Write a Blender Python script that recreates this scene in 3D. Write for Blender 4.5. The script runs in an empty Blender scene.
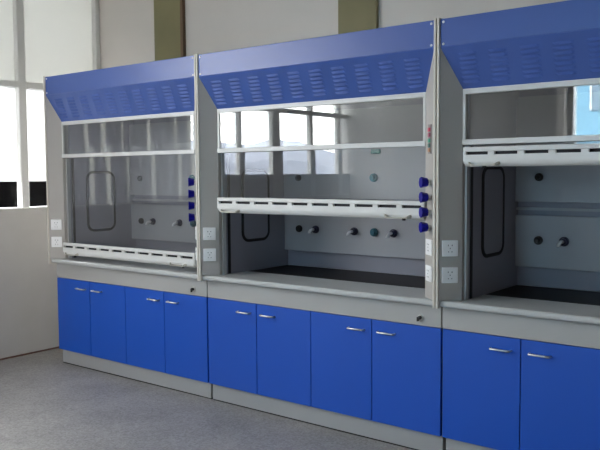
import bpy, bmesh, math, random
from mathutils import Vector, Matrix
random.seed(4)
SC = bpy.context.scene
COL = SC.collection

# ---------------------------------------------------------------- camera
cd = bpy.data.cameras.new('camera'); cam = bpy.data.objects.new('camera', cd); COL.objects.link(cam)
YAW, PITCH, ROLL = .6664, -.0664, -.0068
cy, sy, cp, sp = math.cos(YAW), math.sin(YAW), math.cos(PITCH), math.sin(PITCH)
f = Vector((-sy, cy, 0)); r = Vector((cy, sy, 0)); u = Vector((0, 0, 1))
F = f * cp + u * sp; U = u * cp - f * sp
cr, sr = math.cos(ROLL), math.sin(ROLL)
R2 = r * cr + U * sr; U2 = U * cr - r * sr
m = Matrix.Identity(4)
for i in range(3):
    m[i][0], m[i][1], m[i][2] = R2[i], U2[i], -F[i]
m.translation = Vector((5.4275, -3.584, 1.5536))
cam.matrix_world = m
cd.sensor_width = 36.0; cd.lens = 757.0 / 600.0 * 36.0; cd.clip_start = .02; cd.clip_end = 500
SC.camera = cam

# ---------------------------------------------------------------- view
SC.view_settings.view_transform = 'Standard'; SC.view_settings.look = 'None'
SC.view_settings.gamma = 1.0; SC.view_settings.use_curve_mapping = False
SC.view_settings.exposure = 0.38

# ---------------------------------------------------------------- sky: bright overcast
W = bpy.data.worlds.new('world'); SC.world = W; W.use_nodes = True
nt = W.node_tree; nt.nodes.clear()
SKY = 14.0
tc = nt.nodes.new('ShaderNodeTexCoord'); sx = nt.nodes.new('ShaderNodeSeparateXYZ')
rp = nt.nodes.new('ShaderNodeValToRGB'); bg = nt.nodes.new('ShaderNodeBackground'); out = nt.nodes.new('ShaderNodeOutputWorld')
nt.links.new(tc.outputs['Generated'], sx.inputs[0]); nt.links.new(sx.outputs['Z'], rp.inputs[0])
rp.color_ramp.elements[0].position = 0.0; rp.color_ramp.elements[0].color = (1, .99, .98, 1)
rp.color_ramp.elements[1].position = .7; rp.color_ramp.elements[1].color = (.92, .96, 1, 1)
nt.links.new(rp.outputs[0], bg.inputs[0]); bg.inputs[1].default_value = SKY; nt.links.new(bg.outputs[0], out.inputs[0])

def portal(name, loc, rot, sxx, syy):
    l = bpy.data.lights.new(name, 'AREA'); l.shape = 'RECTANGLE'; l.size = sxx; l.size_y = syy
    l.cycles.is_portal = True
    o = bpy.data.objects.new(name, l); COL.objects.link(o); o.location = loc; o.rotation_euler = rot
    return o
PI = math.pi
portal('window_portal', (-.62, -3.4, 2.4), (0, -PI/2, 0), 1.9, 2.9)
portal('window_portal', (3.3, -4.98, 2.05), (PI/2, 0, 0), 1.5, 1.9)

# no lamps are built: all light is the sky through the windows

# ---------------------------------------------------------------- materials
MATS = {}
def mat(name, col, rough=.5, metal=0.0, spec=.5, noise=None, bump=0.0, nscale=30, coat=0.0):
    if name in MATS: return MATS[name]
    M = bpy.data.materials.new(name); M.use_nodes = True; n = M.node_tree; b = n.nodes['Principled BSDF']
    b.inputs['Base Color'].default_value = (*col, 1); b.inputs['Roughness'].default_value = rough
    b.inputs['Metallic'].default_value = metal; b.inputs['Specular IOR Level'].default_value = spec
    b.inputs['Coat Weight'].default_value = coat; b.inputs['Coat Roughness'].default_value = .15
    if noise or bump:
        t = n.nodes.new('ShaderNodeTexCoord'); x = n.nodes.new('ShaderNodeTexNoise'); x.inputs['Scale'].default_value = nscale
        x.inputs['Detail'].default_value = 5; n.links.new(t.outputs['Object'], x.inputs['Vector'])
        if noise:
            cr_ = n.nodes.new('ShaderNodeValToRGB'); a = cr_.color_ramp
            a.elements[0].position = .3; a.elements[1].position = .7
            a.elements[0].color = (*[c * (1 - noise) for c in col], 1); a.elements[1].color = (*[min(1, c * (1 + noise)) for c in col], 1)
            n.links.new(x.outputs['Fac'], cr_.inputs[0]); n.links.new(cr_.outputs[0], b.inputs['Base Color'])
        if bump:
            bp = n.nodes.new('ShaderNodeBump'); bp.inputs['Strength'].default_value = bump; bp.inputs['Distance'].default_value = .01
            n.links.new(x.outputs['Fac'], bp.inputs['Height']); n.links.new(bp.outputs[0], b.inputs['Normal'])
    MATS[name] = M; return M

def glass(name, ior=1.5, tint=(1, 1, 1)):
    M = bpy.data.materials.new(name); M.use_nodes = True; n = M.node_tree; n.nodes.clear()
    o = n.nodes.new('ShaderNodeOutputMaterial'); mx = n.nodes.new('ShaderNodeMixShader')
    tr = n.nodes.new('ShaderNodeBsdfTransparent'); gl = n.nodes.new('ShaderNodeBsdfGlossy'); fr = n.nodes.new('ShaderNodeFresnel')
    tr.inputs[0].default_value = (*tint, 1); gl.inputs['Roughness'].default_value = 0.0; gl.inputs['Color'].default_value = (1, 1, 1, 1)
    fr.inputs['IOR'].default_value = ior
    # same reflectance from both sides of the pane
    ge = n.nodes.new('ShaderNodeNewGeometry'); inv = n.nodes.new('ShaderNodeMath'); inv.operation = 'DIVIDE'; inv.inputs[0].default_value = 1.0; inv.inputs[1].default_value = ior
    mixv = n.nodes.new('ShaderNodeMix'); mixv.data_type = 'FLOAT'
    mixv.inputs[2].default_value = ior; n.links.new(inv.outputs[0], mixv.inputs[3])
    n.links.new(ge.outputs['Backfacing'], mixv.inputs[0])
    # Fresnel node inverts the IOR itself on back faces: feeding 1/ior there keeps the outer value
    n.links.new(mixv.outputs[0], fr.inputs['IOR'])
    n.links.new(fr.outputs[0], mx.inputs[0]); n.links.new(tr.outputs[0], mx.inputs[1]); n.links.new(gl.outputs[0], mx.inputs[2])
    n.links.new(mx.outputs[0], o.inputs[0]); return M

def frosted(name, col, trans):
    M = bpy.data.materials.new(name); M.use_nodes = True; n = M.node_tree; n.nodes.clear()
    o = n.nodes.new('ShaderNodeOutputMaterial'); a = n.nodes.new('ShaderNodeAddShader')
    d = n.nodes.new('ShaderNodeBsdfDiffuse'); t = n.nodes.new('ShaderNodeBsdfTranslucent')
    d.inputs[0].default_value = (*col, 1); t.inputs[0].default_value = (*trans, 1)
    n.links.new(d.outputs[0], a.inputs[0]); n.links.new(t.outputs[0], a.inputs[1]); n.links.new(a.outputs[0], o.inputs[0])
    return M

GREY = mat('grey_powder_coat', (.43, .405, .375), .45)
PALE = mat('pale_edge_trim', (.66, .62, .55), .4)
WHITE = mat('white_sash_enamel', (.70, .70, .68), .35)
LINER = mat('shaded_liner_board', (.27, .27, .32), .4)  # darker than the baffle board: the liner's shade is put into its colour
BAFFLE = mat('baffle_board', (.38, .385, .41), .4)
BLUE = mat('blue_door_laminate', (.005, .084, .50), .42, spec=.5)
BONNET = mat('blue_bonnet_paint', (.038, .098, .37), .36, spec=.6)
CARC = mat('cabinet_grey', (.42, .415, .40), .45)
TOP = mat('worktop_grey', (.50, .51, .50), .35, noise=.03, nscale=60)
BLACKTOP = mat('black_epoxy_top', (.007, .006, .008), .4, spec=.08, noise=.5, nscale=14)  # noise mottling paints patchy reflections into the black
BLACK = mat('black_rubber', (.006, .006, .007), .6)
DARK = mat('painted_gap_shade', (.01, .01, .015), .7)
CHROME = mat('brushed_chrome', (.62, .61, .58), .35, metal=1)
ALU = mat('track_aluminium', (.55, .56, .57), .4, metal=.3)
KNOB = mat('blue_valve_plastic', (.002, .002, .24), .4, spec=.2)
TEAL = mat('teal_plastic', (.003, .10, .14), .3)
NAVY = mat('navy_plastic', (.012, .012, .05), .3)
PALETEAL = mat('upper_port_teal', (.0, .17, .23), .4)  # even teal of the upper ports
PLATE = mat('white_outlet_plastic', (.90, .90, .90), .35)
RED = mat('red_plastic', (.55, .03, .08), .4)
GREEN = mat('green_plastic', (.03, .35, .22), .4)
SCREW = mat('screw_cap_white', (.85, .85, .88), .3)
GLASS = glass('sash_glass', 1.62, (.97, .98, .98))
WGLASS = glass('window_glass', 1.45); THIN = glass('lower_pane_glass', 1.2)

# ---------------------------------------------------------------- mesh helpers
def obj(name, bm, mats, parent=None, smooth=False):
    me = bpy.data.meshes.new(name)
    bmesh.ops.recalc_face_normals(bm, faces=bm.faces[:])
    bm.to_mesh(me); bm.free()
    if not isinstance(mats, (list, tuple)): mats = [mats]
    for m_ in mats: me.materials.append(m_)
    if smooth:
        for p in me.polygons: p.use_smooth = True
    o = bpy.data.objects.new(name, me); COL.objects.link(o)
    if parent: o.parent = parent
    return o

def box(bm, x0, x1, y0, y1, z0, z1, bev=0.0, mi=0, seg=2):
    vs = [bm.verts.new((x, y, z)) for x in (x0, x1) for y in (y0, y1) for z in (z0, z1)]
    fs = [bm.faces.new([vs[i] for i in q]) for q in ((0, 1, 3, 2), (4, 6, 7, 5), (0, 4, 5, 1), (2, 3, 7, 6), (0, 2, 6, 4), (1, 5, 7, 3))]
    for f_ in fs: f_.material_index = mi
    if bev:
        es = list({e for f_ in fs for e in f_.edges})
        rr = bmesh.ops.bevel(bm, geom=es, offset=bev, segments=seg, affect='EDGES', profile=.5)
        for f_ in rr['faces']: f_.material_index = mi
    return vs

def prism(bm, plan, z0, z1, mi=0):
    """plan: (x,y); z0/z1 numbers or per-vertex lists"""
    n = len(plan); a = z0 if isinstance(z0, (list, tuple)) else [z0] * n; b = z1 if isinstance(z1, (list, tuple)) else [z1] * n
    lo = [bm.verts.new((p[0], p[1], a[i])) for i, p in enumerate(plan)]
    hi = [bm.verts.new((p[0], p[1], b[i])) for i, p in enumerate(plan)]
    fs = [bm.faces.new(lo[::-1]), bm.faces.new(hi)]
    for i in range(n):
        j = (i + 1) % n; fs.append(bm.faces.new((lo[i], lo[j], hi[j], hi[i])))
    for f_ in fs: f_.material_index = mi

def extr_x(bm, prof, x0, x1, mi=0):
    """profile (y,z) extruded along x"""
    a = [bm.verts.new((x0, p[0], p[1])) for p in prof]; b = [bm.verts.new((x1, p[0], p[1])) for p in prof]
    n = len(prof); fs = [bm.faces.new(a), bm.faces.new(b[::-1])]
    for i in range(n):
        j = (i + 1) % n; fs.append(bm.faces.new((a[i], b[i], b[j], a[j])))
    for f_ in fs: f_.material_index = mi

def cyl(bm, c, axis, r0, r1, h, seg=20, mi=0, bev=0.0):
    ax = Vector(axis).normalized(); q = Vector((0, 0, 1)).rotation_difference(ax).to_matrix().to_4x4()
    mm = Matrix.Translation(Vector(c) + ax * h / 2) @ q
    rr = bmesh.ops.create_cone(bm, cap_ends=True, segments=seg, radius1=r0, radius2=r1, depth=h, matrix=mm)
    fs = {f_ for v in rr['verts'] for f_ in v.link_faces}
    for f_ in fs: f_.material_index = mi
    if bev:
        es = [e for e in {e for f_ in fs for e in f_.edges} if any(len(f_.verts) > 4 for f_ in e.link_faces)]
        r2 = bmesh.ops.bevel(bm, geom=es, offset=bev, segments=2, affect='EDGES', profile=.5)
        for f_ in r2['faces']: f_.material_index = mi

def tube(bm, pts, rad, seg=8, closed=False, mi=0):
    P = [Vector(p) for p in pts]; n = len(P); rings = []
    up = None
    for i in range(n):
        a = P[(i - 1) % n] if (closed or i > 0) else P[i]; b = P[(i + 1) % n] if (closed or i < n - 1) else P[i]
        t = (b - a).normalized()
        if up is None:
            up = t.orthogonal().normalized()
        up = (up - t * up.dot(t)).normalized(); w = t.cross(up)
        rings.append([bm.verts.new(P[i] + (up * math.cos(2 * PI * k / seg) + w * math.sin(2 * PI * k / seg)) * rad) for k in range(seg)])
    m_ = n if closed else n - 1
    for i in range(m_):
        A, B = rings[i], rings[(i + 1) % n]
        for k in range(seg):
            f_ = bm.faces.new((A[k], A[(k + 1) % seg], B[(k + 1) % seg], B[k])); f_.material_index = mi
    if not closed:
        bm.faces.new(rings[0][::-1]).material_index = mi; bm.faces.new(rings[-1]).material_index = mi

def empty(name, loc, label, cat, group=None):
    o = bpy.data.objects.new(name, None); COL.objects.link(o); o.location = loc; o.empty_display_size = .1
    o['label'] = label; o['category'] = cat
    if group: o['group'] = group
    return o
def tag(o, label, cat, group=None):
    o['label'] = label; o['category'] = cat
    if group: o['group'] = group
    return o
def struct(o): o['kind'] = 'structure'; return o
def BM(): return bmesh.new()
def onebox(name, m_, *a, parent=None, **k):
    b = BM(); box(b, *a, **k); return obj(name, b, m_, parent)

# ================================================================ THE ROOM
XW, YB, YF, XR, ZC = -.5, .93, -4.85, 9.2, 3.7
WALL = mat('wall_plaster', (.54, .525, .50), .7, noise=.04, nscale=3, bump=.05)
BACKW = mat('back_wall_plaster', (.70, .65, .60), .7, noise=.05, nscale=1.3, bump=.05)
CEIL = mat('ceiling_white', (.75, .75, .73), .8, noise=.02)
FRAME = mat('window_frame_paint', (.80, .80, .77), .45)

def floor_mat():
    M = bpy.data.materials.new('terrazzo_floor'); M.use_nodes = True; n = M.node_tree; b = n.nodes['Principled BSDF']
    t = n.nodes.new('ShaderNodeTexCoord')
    v = n.nodes.new('ShaderNodeTexVoronoi'); v.inputs['Scale'].default_value = 95; n.links.new(t.outputs['Object'], v.inputs['Vector'])
    r1 = n.nodes.new('ShaderNodeValToRGB'); n.links.new(v.outputs['Color'], r1.inputs[0])
    e = r1.color_ramp.elements; e[0].position = .0; e[0].color = (.23, .22, .21, 1); e[1].position = 1; e[1].color = (.41, .395, .375, 1)
    z = n.nodes.new('ShaderNodeTexNoise'); z.inputs['Scale'].default_value = 2.2; z.inputs['Detail'].default_value = 7; z.inputs['Roughness'].default_value = .65
    n.links.new(t.outputs['Object'], z.inputs['Vector'])
    r2 = n.nodes.new('ShaderNodeValToRGB'); n.links.new(z.outputs['Fac'], r2.inputs[0])
    e = r2.color_ramp.elements; e[0].position = .3; e[0].color = (.78, .78, .77, 1); e[1].position = .7; e[1].color = (1.12, 1.1, 1.1, 1)
    mx = n.nodes.new('ShaderNodeMix'); mx.data_type = 'RGBA'; mx.blend_type = 'MULTIPLY'; mx.inputs[0].default_value = 1
    n.links.new(r1.outputs[0], mx.inputs[6]); n.links.new(r2.outputs[0], mx.inputs[7]); n.links.new(mx.outputs[2], b.inputs['Base Color'])
    b.inputs['Roughness'].default_value = .5
    return M

struct(onebox('floor', floor_mat(), XW - .25, XR + .2, YF - .2, YB + .2, -.1, 0))
struct(onebox('ceiling', CEIL, XW - .25, XR + .2, YF - .2, YB + .2, ZC, ZC + .1))
struct(onebox('wall_back', BACKW, XW - .25, XR + .2, YB, YB + .2, 0, ZC))
struct(onebox('wall_right', WALL, XR, XR + .2, YF, YB, 0, ZC))
# front wall (behind the camera) with a long window opening
SILLF, HEADF, FX0, FX1 = 1.0, 3.0, 2.50, 4.1
b = BM()
box(b, XW - .25, FX0, YF - .2, YF, 0, ZC); box(b, FX1, XR + .2, YF - .2, YF, 0, ZC)
box(b, FX0, FX1, YF - .2, YF, 0, SILLF); box(b, FX0, FX1, YF - .2, YF, HEADF, ZC)
struct(obj('wall_front', b, mat('front_wall_paint', (.42, .42, .41), .7, noise=.04, nscale=2)))
# left wall: sill wall, head above the windows
SILL, HEAD = 1.275, 3.45
b = BM()
box(b, XW - .22, XW, YF, YB, 0, SILL); box(b, XW - .22, XW, YF, YB, HEAD, ZC)
box(b, XW - .22, XW, YF, -1.96, SILL, 1.56)
struct(obj('wall_left', b, WALL))
b = BM(); box(b, XW, XW + .012, YF, YB, 0, .012)
struct(obj('baseboard_left', b, mat('red_brown_skirting_paint', (.16, .085, .06), .7, noise=.3, nscale=12)))

# windows in the left wall: verticals, rails, panes
verts_ = [(-4.67, -4.58), (-4.065, -3.965), (-3.40, -3.21), (-2.71, -2.62), (-1.96, -1.90), (-1.76, -1.712), (-1.40, -1.345), (-1.055, -1.024), (-.839, -.775), (-.644, -.59), (-.36, -.32), (.070, .145), (.880, .93)]
FZ0, FZ1 = SILL, HEAD
TR0, TR1 = 2.315, 2.365
edges = [YF] + [v for p in verts_ for v in p]
PAN = []
for i in range(0, len(edges) - 1, 2): PAN.append((edges[i], edges[i + 1]))
FROST_HI = frosted('frosted_pane_upper', (.5, .5, .48), (.185, .185, .178))
FROST_LO = frosted('frosted_pane_lower', (.5, .5, .5), (.35, .35, .345))
FROST_PINK = frosted('frosted_pane_blind', (.4, .37, .35), (.39, .35, .325))
BLIND = frosted('grey_blind_pane', (.3, .3, .3), (.20, .20, .205))
b = BM()
for k, (a_, c_) in enumerate(verts_):
    if -1.97 < a_ < -.5: continue
    box(b, XW - .07, XW + .006, a_, c_, FZ0, FZ1, bev=.006, seg=1)
for a_, c_ in PAN:
    if a_ > 1.63: continue
    box(b, XW - .09, XW + .008, a_, c_, FZ1 - .05, FZ1); box(b, XW - .09, XW + .008, a_, c_, FZ0, FZ0 + .012)
    if a_ < .9: box(b, XW - .09, XW + .008, a_, c_, TR0, TR1)
struct(obj('window_1', b, FRAME))
def pane(i, m_, a_, c_, z0, z1):
    return struct(onebox('window_%d' % i, m_, XW - .052, XW - .046, a_, c_, z0, z1))
i = 2
for a_, c_ in PAN:
    if a_ > 1.63: continue
    if -1.95 < a_ < -.33:
        pane(i, BLIND, a_, c_, FZ0 + .012, TR0); i += 1
        pane(i, BLIND, a_, c_, TR1, FZ1 - .05); i += 1
    elif a_ < -1.95:
        b = BM(); box(b, XW - .052, XW - .046, a_, c_, 1.561, TR0); box(b, XW - .052, XW - .046, a_, c_, TR1, FZ1 - .05)
        struct(obj('window_%d' % i, b, WGLASS)); i += 1
    elif a_ < .9:
        pane(i, THIN, a_, c_, FZ0 + .012, 1.512); i += 1
        pane(i, FROST_LO, a_, c_, 1.512, TR0); i += 1
        pane(i, FROST_HI, a_, c_, TR1, FZ1 - .05); i += 1
    else:
        pane(i, FROST_PINK, a_, c_, FZ0 + .012, FZ1 - .05); i += 1
# olive painted piers on the back wall
OLIVE = mat('olive_pier_paint', (.235, .205, .095), .6, noise=.12, nscale=2)
struct(onebox('trim_1', OLIVE, .30, .632, YB - .03, YB, 0, ZC)); struct(onebox('trim_2', OLIVE, 2.26, 2.58, YB - .03, YB, 0, ZC))
struct(onebox('trim_4', OLIVE, 4.22, 4.55, YB - .03, YB, 0, ZC))
struct(onebox('trim_5', mat('brown_corner_bead', (.16, .09, .05), .6), .633, .662, YB - .034, YB, 0, ZC))
GAPM = frosted('added_bright_strip', (.4, .4, .38), (.36, .36, .345))  # brighter translucent strips added to mirror as pale bands in the sash
for a_, c_ in verts_:
    if -1.97 < a_ < -.5: pane(i, GAPM, a_, c_, FZ0 + .012, FZ1 - .05); i += 1
# front wall window
b = BM(); N = 1
for k in range(N + 1):
    x = FX0 + (FX1 - FX0 - .05) * k / N; box(b, x, x + .05, YF - .12, YF - .02, SILLF, HEADF)
for z in (SILLF, HEADF - .07): box(b, FX0, FX1, YF - .11, YF - .03, z, z + .07)
struct(obj('window_%d' % i, b, FRAME)); i += 1
struct(onebox('window_%d' % i, WGLASS, FX0, FX1, YF - .075, YF - .07, SILLF + .07, HEADF - .07)); i += 1

struct(onebox('trim_3', mat('pale_pilaster_paint', (.9, .88, .83), .6), 2.39, 2.48, YF, YF + .05, 0, ZC))
# outside: ground, dark parapet, ridge of hills
struct(onebox('parapet', mat('dark_parapet', (.0012, .0012, .0014), 1.0, spec=0), -1.5, -1.2, -9, 3.2, -3, 1.505))
struct(onebox('ground', mat('outside_ground', (.30, .31, .32), .9), -160, 60, -160, 60, -3.2, -3.05))
b = BM(); prev = None
for k in range(241):
    a_ = PI * .45 + k / 240 * PI * 1.25
    rad = 90 + 5 * math.sin(k * .13)
    h = 5.1 + 1.1 * math.sin(k * .21) + .5 * math.sin(k * .83) + .35 * random.random()
    px, py = math.cos(a_) * rad, math.sin(a_) * rad
    row = [b.verts.new((px * s_, py * s_, z_)) for s_, z_ in ((1, -3.2), (1.02, h * .55), (1.08, h), (1.25, -3.2))]
    if prev:
        for q in range(3): b.faces.new((prev[q], row[q], row[q + 1], prev[q + 1]))
    prev = row
struct(obj('hills', b, mat('hazy_hills', (.29, .31, .36), .95, noise=.12, nscale=.25)))  # haze is put into the pale bluish hill colour
# building seen through the front window
bl = empty('building', (2.5, -22, -3.1), 'pale blue tiled building outside, mirrored in the raised sash of the nearest hood', 'building')
b = BM(); box(b, -9, 9, -5, 0, 0, 18)
obj('facade', b, mat('pale_blue_tile', (.16, .34, .46), .6), bl)
for ix in range(10):
    for iz in range(6):
        b = BM(); x = -8.6 + ix * 1.75; z0 = .9 + iz * 2.9; box(b, x, x + 1.1, .0, .05, z0, z0 + 1.5)
        for q in range(3): box(b, x + q * .52, x + q * .52 + .06, .05, .08, z0, z0 + 1.5, mi=1)
        box(b, x, x + 1.1, .05, .08, z0 + .9, z0 + .96, mi=1)
        obj('window', b, [mat('building_window', (.16, .24, .30), .4), mat('building_window_bar', (.6, .65, .68), .6)], bl)

# ================================================================ FUME HOODS
ZW = .88
ZK, ZT, ZH = 2.2076, 2.35, 1.994
D = .079; BI = .108

def outlet(parent, c, n, t, s=.086):
    """white socket plate; c centre, n outward normal (horizontal), t along the face"""
    nn, tt = Vector(n).normalized(), Vector(t).normalized(); z = Vector((0, 0, 1))
    b = BM(); box(b, -s/2, s/2, 0, .009, -s/2, s/2, bev=.003)
    box(b, -s*.36, s*.36, .009, .0105, -s*.36, s*.36, mi=0)
    for xx, zz, w, h in ((-.010, .016, .0022, .007), (.010, .016, .0022, .007), (0, .0, .002, .006), (-.009, -.018, .0018, .006), (.009, -.018, .0018, .006)):
        box(b, xx - w, xx + w, .0105, .0112, zz - h/2, zz + h/2, mi=1)
    M = Matrix((( -tt.x, nn.x, 0, c[0]), (-tt.y, nn.y, 0, c[1]), (0, 0, 1, c[2]), (0, 0, 0, 1)))
    bmesh.ops.transform(b, matrix=M, verts=b.verts[:])
    return obj('power_outlet', b, [PLATE, mat('socket_hole', (.08, .08, .09), .6)], parent)

def disc(parent, name, x, z, y, m_, rad=.026, ring=True):
    b = BM(); cyl(b, (x, y, z), (0, -1, 0), rad, rad * .92, .022, bev=.004)
    if ring: cyl(b, (x, y - .02, z), (0, -1, 0), rad * .6, rad * .5, .012, bev=.002)
    return obj(name, b, m_, parent)

def spout(parent, x, z, y):
    b = BM(); cyl(b, (x, y, z), (0, -1, 0), .029, .027, .02, bev=.004)
    cyl(b, (x, y - .018, z), (0, -1, 0), .02, .018, .016, bev=.003)
    o = obj('gas_outlet', b, NAVY, parent)
    b = BM(); tube(b, [(x, y - .03, z), (x - .002, y - .05, z), (x - .007, y - .062, z - .005), (x - .011, y - .068, z - .016), (x - .012, y - .069, z - .026)], .0105, 10)
    obj('nozzle', b, mat('bright_nozzle', (.85, .85, .86), .3, metal=.6), o, smooth=True)
    return o

def make_hood(X0, Wd, zs, label, lower_left=True, teal_top=False, panel=True):
    T = empty('fume_hood', (X0, 0, ZW), label, 'fume hood', 'fume hoods standing in a row')
    z = lambda v: v - ZW                                              # absolute height to local height
    # side panels with pale front edges
    for s, x0 in ((0, 0.0015), (1, Wd - .0155)):
        b = BM(); box(b, x0, x0 + .014, .0125, .85, z(ZW), z(ZT + .01))
        p = obj('side_panel', b, GREY, T)
        b = BM(); box(b, x0, x0 + .014, -.010, .011, z(.838), z(ZT + .01), bev=.003)
        e = obj('edge_strip', b, PALE, p)
    # splayed front posts
    def ztop(yy): return z(ZK - (yy / D) * (ZK - ZH))
    for s in (0, 1):
        pl_ = [(.016, .0), (BI, D), (BI, .135), (.016, .135)]
        tops = [ztop(0), ztop(D), ztop(D), ztop(0)]
        if s: pl_ = [(Wd - p[0], p[1]) for p in pl_]
        b = BM(); prism(b, pl_, z(ZW), tops)
        obj('corner_post', b, GREY, T)
    # roof, back
    b = BM(); box(b, .016, Wd - .016, .02, .85, z(ZT - .02), z(ZT)); obj('roof_panel', b, GREY, T)
    b = BM(); box(b, .016, Wd - .016, .835, .85, z(ZW), z(ZT - .02)); obj('back_panel', b, GREY, T)
    # bonnet
    b = BM(); box(b, .0165, Wd - .0165, .0, .018, z(ZK), z(ZT + .003), bev=.003)
    bn = obj('bonnet_panel', b, BONNET, T)
    # sloped louvred panel
    b = BM()
    o3 = Vector((0, 0, z(ZK))); d3 = (Vector((0, D, z(ZH))) - o3); L = d3.length; d3 /= L; nrm = Vector((0, -abs(d3.z), -d3.y)).normalized()
    def P(x, s_, h=0): v = o3 + d3 * s_ + nrm * h; return Vector((x, v.y, v.z))
    xl = lambda s_: .0165 + (BI - .0165) * s_ / L
    q = [P(xl(0), 0), P(Wd - xl(0), 0), P(Wd - xl(L), L), P(xl(L), L)]
    q2 = [P(v.x, 0) for v in q[:0]]
    back = [v - nrm * .012 for v in q]
    A = [b.verts.new(v) for v in q]; B_ = [b.verts.new(v) for v in back]
    b.faces.new(A); b.faces.new(B_[::-1])
    for k in range(4): b.faces.new((A[k], A[(k + 1) % 4], B_[(k + 1) % 4], B_[k]))
    for cidx in range(10):
        xc = .160 + (Wd - .320) * cidx / 9
        for rix in range(7):
            s0 = L * (.17 + .107 * rix); w = .051
            # a pressed louvre: half-lens bulge, its lower edge closed in blue darkened for shade
            n5 = 6
            top = [b.verts.new(P(xc - w + 2 * w * t / n5, s0, .0003)) for t in range(n5 + 1)]
            lip = [b.verts.new(P(xc - w + 2 * w * t / n5, s0 + .013, .0095 * math.sin(PI * (t / n5)) ** .5 * .78 + .0003 if 0 < t < n5 else .0003)) for t in range(n5 + 1)]
            bot = [b.verts.new(P(xc - w + 2 * w * t / n5, s0 + .0135, .0002)) for t in range(n5 + 1)]
            for t in range(n5):
                b.faces.new((top[t], top[t + 1], lip[t + 1], lip[t])).material_index = 2
                b.faces.new((lip[t], lip[t + 1], bot[t + 1], bot[t])).material_index = 1
    lp = obj('louvre_panel', b, [BONNET, mat('louvre_slit_shade', (.028, .07, .28), .6), mat('louvre_face', (.042, .10, .37), .5, spec=.35)], T)
    for x in (.034, Wd - .034):
        for zz in (ZK + .016, ZT - .014):
            b = BM(); cyl(b, (x, .001, z(zz)), (0, -1, 0), .0075, .005, .005, seg=12)
            obj('screw_cap', b, SCREW, bn)
    # header rail and upper fixed glazing
    x0, x1 = BI, Wd - BI
    b = BM(); box(b, x0 + .0005, x1 - .0005, D - .004, D + .03, z(ZH - .028), z(ZH), bev=.003)
    hd = obj('header_rail', b, WHITE, T)
    b = BM()
    box(b, x0 + .0005, x0 + .016, D - .002, D + .012, z(1.705), z(ZH - .028)); box(b, x1 - .016, x1 - .0005, D - .002, D + .012, z(1.705), z(ZH - .028))
    box(b, x0 + .0005, x1 - .0005, D - .008, D + .014, z(1.703), z(1.731), bev=.003)
    uf = obj('upper_window_frame', b, WHITE, T)
    b = BM(); box(b, x0 + .014, x1 - .014, D + .003, D + .008, z(1.728), z(ZH - .026)); obj('upper_glass', b, GLASS, uf)
    # interior liner
    b = BM()
    box(b, x0, x0 + .012, .136, .80, z(ZW + .001), z(2.15)); box(b, x1 - .012, x1, .136, .80, z(ZW + .001), z(2.15))
    box(b, x0, x1, .80, .812, z(ZW + .001), z(2.15)); box(b, x0, x1, .136, .80, z(2.15), z(2.16))
    obj('interior_liner', b, LINER, T)
    # baffles
    b = BM(); box(b, x0 + .014, x1 - .014, .758, .768, z(.998), z(1.305), bev=.002)
    obj('baffle', b, BAFFLE, T)
    b = BM(); box(b, x0 + .014, x1 - .014, .752, .762, z(1.385), z(2.0), bev=.002)
    obj('baffle', b, BAFFLE, T)
    b = BM(); box(b, x0 + .014, x1 - .014, .768, .799, z(1.335), z(1.350)); obj('baffle_bracket', b, BAFFLE, T)
    # inspection windows in the two side liners: rounded rubber gasket
    for s, xx in ((0, x0 + .0125), (1, x1 - .0125)):
        pts = []; ya, yb, za, zb, rr = .30, .575, z(1.095), z(1.585), .06
        for (cy_, cz_, a0) in ((yb - rr, zb - rr, 0), (ya + rr, zb - rr, PI/2), (ya + rr, za + rr, PI), (yb - rr, za + rr, 1.5 * PI)):
            for k in range(7):
                a_ = a0 + PI/2 * k / 6; pts.append((xx, cy_ + rr * math.cos(a_), cz_ + rr * math.sin(a_)))
        b = BM(); tube(b, pts, .0115, 8, closed=True)
        g = obj('inspection_gasket', b, BLACK, T, smooth=True)
        b = BM(); sg = 1 if s == 0 else -1
        vv = [b.verts.new((xx + sg * .001, p[1], p[2])) for p in pts]; ww = [b.verts.new((xx + sg * .004, p[1], p[2])) for p in pts]
        b.faces.new(vv); b.faces.new(ww[::-1])
        for k in range(len(vv)): j = (k + 1) % len(vv); b.faces.new((vv[k], vv[j], ww[j], ww[k]))
        obj('inspection_door', b, mat('inspection_door_board', (.27, .27, .32), .3), g)  # same shade-darkened grey as the liner
        # sash guide track
        b = BM(); sx0 = x0 + .0005 if s == 0 else x1 - .0125
        box(b, sx0, sx0 + .012, .1065, .135, z(ZW), z(1.70))
        tr = obj('sash_track', b, ALU, T)
        bx = x0 + .0125 if s == 0 else x1 - .0185
        b = BM(); box(b, bx, bx + .006, .150, .172, z(ZW + .002), z(1.70)); obj('track_gasket', b, BLACK, tr)
    # fittings
    yb_ = .7578
    disc(T, 'water_outlet_cap', .267, z(1.16), yb_, BLACK)
    for x in (.417, .751, 1.066): spout(T, x, z(1.16), yb_)
    disc(T, 'service_outlet', .915, z(1.16), yb_, TEAL, .030)
    disc(T, 'upper_port', .268, z(1.53), .752, mat('grey_port', (.10, .105, .11), .4) if not zs > 1.5 else BLACK, .024)
    disc(T, 'upper_port', .915, z(1.53), .752, PALETEAL, .030)
    if teal_top:
        b = BM(); box(b, .895, .968, .735, .752, z(1.69), z(1.722), bev=.005); obj('service_tag', b, mat('dark_teal_tag', (.0, .20, .19), .4), T)
    # ---- the sliding sash
    S = .105; bx0, bx1 = x0 + .0145, x1 - .0145
    zb0 = zs
    b = BM()
    yb0, yb1 = D - .034, D - .001                                     # the bar stands proud of the posts' inner edges
    hx0, hx1 = x0 + .018, x1 + .010
    H = .098
    prof = [(yb1, z(zb0)), (yb1 - .012, z(zb0 - .004))]
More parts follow.
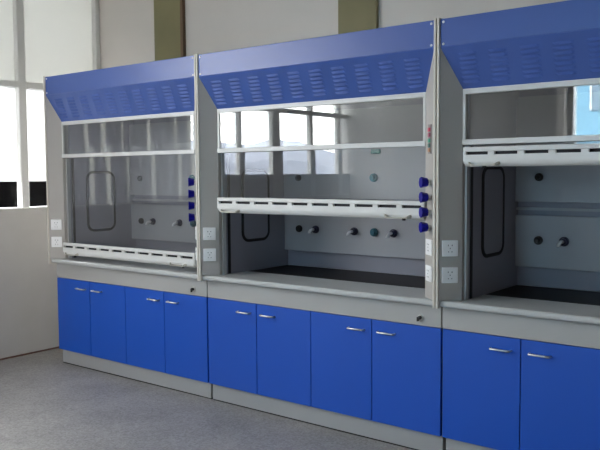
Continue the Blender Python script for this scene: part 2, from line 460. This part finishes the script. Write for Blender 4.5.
    for k in range(7):
        a_ = PI/2 * k / 6; prof.append((yb0 + .026 - .026 * math.sin(a_), z(zb0 + .030 - .032 * math.cos(a_))))
    prof += [(yb0, z(zb0 + .058)), (yb1, z(zb0 + .058))]
    # chamfered ends: three slices narrowing at the bottom
    extr_x(b, prof, hx0 + .010, hx1 - .010)
    for e0, e1 in ((hx0, hx0 + .010), (hx1 - .010, hx1)):
        pr = [(yb1, z(zb0 + .012)), (yb0 + .012, z(zb0 + .012)), (yb0 + .002, z(zb0 + .026)), (yb0 + .002, z(zb0 + .058)), (yb1, z(zb0 + .058))]
        extr_x(b, pr, e0, e1)
    # slotted band
    nsl = 10; pitch = (hx1 - hx0) / nsl
    for k in range(nsl + 1):
        c_ = hx0 + pitch * k; w = .0175
        box(b, max(hx0, c_ - w), min(hx1, c_ + w), yb0, yb1, z(zb0 + .058), z(zb0 + .074))
    box(b, hx0 + .001, hx1 - .001, yb0 + .016, yb1 - .001, z(zb0 + .058), z(zb0 + .074), mi=1)  # dark backing paints the shade inside the slots
    box(b, hx0, hx1, yb0, yb1, z(zb0 + .074), z(zb0 + H), bev=.004)
    top_ = zb0 + H
    sash = obj('sash', b, [WHITE, DARK], T)
    # glass and its edge channel (slides behind the upper glazing)
    gt = min(top_ + .80, 2.14) if zs > 1.0 else 1.78
    b = BM(); box(b, bx0 + .004, bx1 - .004, S + .004, S + .009, z(zb0 + .03), z(gt)); obj('sash_glass', b, GLASS, sash)
    b = BM(); box(b, x0 + .013, x1 - .013, yb1 + .0005, S + .012, z(zb0 + .002), z(zb0 + .045)); obj('sash_rail', b, WHITE, sash)
    # finger grips under the bar
    for c_ in (x0 + .035 + .10, x1 - .10 - .035 - .02):
        b = BM(); g0, g1 = c_ - .088, c_ + .088
        lo = [(g0 + .012, yb0 + .012), (g0 + .020, yb0 - .016), (g1 - .020, yb0 - .016), (g1 - .012, yb0 + .012)]
        prism(b, lo, z(zb0 + .001), z(zb0 + .006))
        prism(b, [(g0, yb0 + .004), (g0 + .020, yb0 - .016), (g0 + .028, yb0 - .016), (g0 + .010, yb0 + .006)], z(zb0 + .006), [z(zb0 + .024), z(zb0 + .010), z(zb0 + .010), z(zb0 + .024)])
        prism(b, [(g1, yb0 + .004), (g1 - .020, yb0 - .016), (g1 - .028, yb0 - .016), (g1 - .010, yb0 + .006)], z(zb0 + .006), [z(zb0 + .024), z(zb0 + .010), z(zb0 + .010), z(zb0 + .024)])
        gp = obj('finger_grip', b, mat('grip_metal', (.50, .48, .42), .4, metal=.4), sash)
    b = BM(); cyl(b, (x1 - .125, yb0 + .018, z(zb0 - .0)), (0, 0, -1), .011, .009, .012, seg=12); obj('rubber_stop', b, BLACK, sash)
    if zs > 1.5:
        b = BM(); cyl(b, (x0 + .13, yb0 + .018, z(zb0 - .0)), (0, 0, -1), .011, .009, .012, seg=12); obj('rubber_stop', b, BLACK, sash)
    # ---- post fittings
    tl = Vector((BI - .016, D, 0)).normalized(); nl = Vector((tl.y, -tl.x, 0))        # left post: faces right and forwards
    tr_ = Vector((-tl.x, tl.y, 0)); nr = Vector((-nl.x, nl.y, 0))
    def on(s, k, h, off=0.0005):
        if s == 0: v = Vector((.016, 0, h)) + tl * k + nl * off
        else: v = Vector((Wd - .016, 0, h)) + tr_ * k + nr * off
        return v
    PL = (Vector((BI, D)) - Vector((.016, 0))).length
    for zz in (1.160, 1.018):
        outlet(T, on(0, PL * .47, z(zz)), nl, tl)
        outlet(T, on(1, PL * .42, z(zz)), nr, tr_)
    for zz in (1.508, 1.428, 1.348, 1.268):
        b = BM(); c_ = on(1, PL * .42, z(zz))
        ax = (nr + Vector((-.25, -.15, 0))).normalized()
        cyl(b, c_, nr, .013, .013, .014, seg=14)
        kb = obj('valve_stem', b, CHROME, T)
        b = BM(); cyl(b, c_ + nr * .014, nr, .022, .030, .040, seg=8, bev=.003)
        obj('valve_knob', b, KNOB, kb)
    if panel:
        b = BM()
        zc, hh = z(1.738), .078
        def pbox(k, h0, w_, hz, dep, mi):
            c_ = on(1, k, h0)
            vs0 = len(b.verts); vs = box(b, -w_, w_, 0, dep, -hz, hz, mi=mi)
            M = Matrix(((-tr_.x, nr.x, 0, c_.x), (-tr_.y, nr.y, 0, c_.y), (0, 0, 1, c_.z), (0, 0, 0, 1)))
            bmesh.ops.transform(b, matrix=M, verts=vs)
        pbox(PL * .44, zc, .020, hh, .004, 0)
        pb = obj('control_panel', b, mat('control_label', (.25, .22, .21), .4), T)
        for dz, m_, nm in ((.050, RED, 'button'), (.022, mat('maroon_plastic', (.30, .04, .10), .4), 'button'), (-.008, GREEN, 'button'), (-.034, mat('dark_green_plastic', (.02, .12, .10), .4), 'button'), (-.058, mat('orange_plastic', (.45, .22, .12), .4), 'button')):
            b = BM(); pbox(PL * .44, zc + dz, .013, .010, .009, 0); obj(nm, b, m_, pb)
    return T

H1 = make_hood(-.010, 1.752, .918, 'grey and blue fume hood beside the left wall, glass sash pulled fully down', panel=False)
H2 = make_hood(1.744, 1.781, 1.308, 'grey and blue fume hood in the middle of the row, sash half open', teal_top=True)
H3 = make_hood(3.527, 1.781, 1.592, 'grey and blue fume hood nearest on the right, sash pushed up high')

# ================================================================ WORKTOPS
def worktop(X0, Wd, label):
    T = empty('worktop', (X0, 0, .845), label, 'worktop', 'pale grey worktops under the hoods')
    x0, x1 = .0012, Wd - .0012
    prof = [(.85, 0), (.85, .0345)]
    b = BM()
    pr = [(.345, 0), (.345, .0345), (.025, .0345), (.018, .0325), (.0135, .027), (.0125, .018), (.0135, .008), (.018, .002), (.025, 0)]
    extr_x(b, pr, x0, x1)
    box(b, x0, x1, .345, .85, 0, .028)
    box(b, x0, .118, .345, .85, .028, .0342); box(b, Wd - .118, x1, .345, .85, .028, .0345); 
    obj('top_slab', b, TOP, T)
    b = BM(); box(b, .1185, Wd - .1185, .3455, .798, .0282, .0345, bev=.001); obj('work_surface', b, BLACKTOP, T)
    return T
worktop(-.010, 1.752, 'pale grey worktop under the hood by the left wall with the closed sash')
worktop(1.744, 1.781, 'pale grey worktop with a black inset under the middle hood')
worktop(3.527, 1.781, 'pale grey worktop with a black inset under the nearest, rightmost hood')

# ================================================================ BASE CABINETS
def cabinet(X0, Wd, label, lock=True):
    T = empty('base_cabinet', (X0, .066, 0), label, 'cabinet', 'blue doored base cabinets under the hoods')
    x0, x1 = .004, Wd - .002
    DH, DB = .7191, .1204
    b = BM(); box(b, x0, x1, .021, .76, DB, .844); box(b, x0 + .001, x1 - .001, .0198, .0205, DB + .001, DH, mi=1); obj('carcass', b, [CARC, DARK], T)  # dark sheet behind the doors paints the shade in their gaps
    b = BM(); box(b, x0, x1, .0, .0195, DH + .001, .8445, bev=.002); ap = obj('apron', b, CARC, T)
    b = BM(); box(b, x0 + .012, x1 - .001, .026, .70, .008, DB - .0005); pn = obj('plinth', b, mat('plinth_grey', (.37, .37, .37), .5), T)
    b = BM(); box(b, x0 + .013, x1 - .001, .027, .69, .0, .0078); obj('plinth_foot_strip', b, BLACK, pn)
    wd = (x1 - x0) / 4
    for k in range(4):
        a_, c_ = x0 + wd * k + .0025, x0 + wd * (k + 1) - .0025
        b = BM(); box(b, a_, c_, -.001, .019, DB + .001, DH - .002, bev=.0015)
        d_ = obj('door', b, BLUE, T)
        meet = c_ if k % 2 == 0 else a_
        hc = meet - .102 if k % 2 == 0 else meet + .098
        h_ = .055; zz = .652
        pts = [(hc - h_, -.001, zz)]
        for q in range(5):
            t = q / 4; pts.append((hc - h_ + .006 * t, -.006 - .020 * math.sin(t * PI / 2), zz))
        for q in range(5):
            t = 1 - q / 4; pts.append((hc + h_ - .006 * t, -.006 - .020 * math.sin(t * PI / 2), zz))
        pts.append((hc + h_, -.001, zz))
        b = BM(); tube(b, pts, .0055, 8); obj('handle', b, CHROME, d_, smooth=True)
    if lock:
        lx = Wd - .128
        b = BM(); cyl(b, (lx, 0, .765), (0, -1, 0), .016, .015, .006, bev=.001); k_ = obj('lock_plate', b, CHROME, ap)
        b = BM(); cyl(b, (lx, -.006, .765), (0, -1, 0), .011, .010, .016, seg=14, bev=.002); box(b, lx - .013, lx - .006, -.022, -.008, .745, .768, bev=.001); obj('lock_knob', b, BLACK, k_)
    return T
cabinet(-.010, 1.752, 'base cabinet with four blue doors nearest the left wall')
cabinet(1.744, 1.781, 'base cabinet with four blue doors in the middle of the row')
cabinet(3.527, 1.760, 'base cabinet with blue doors at the right, nearest the viewer')
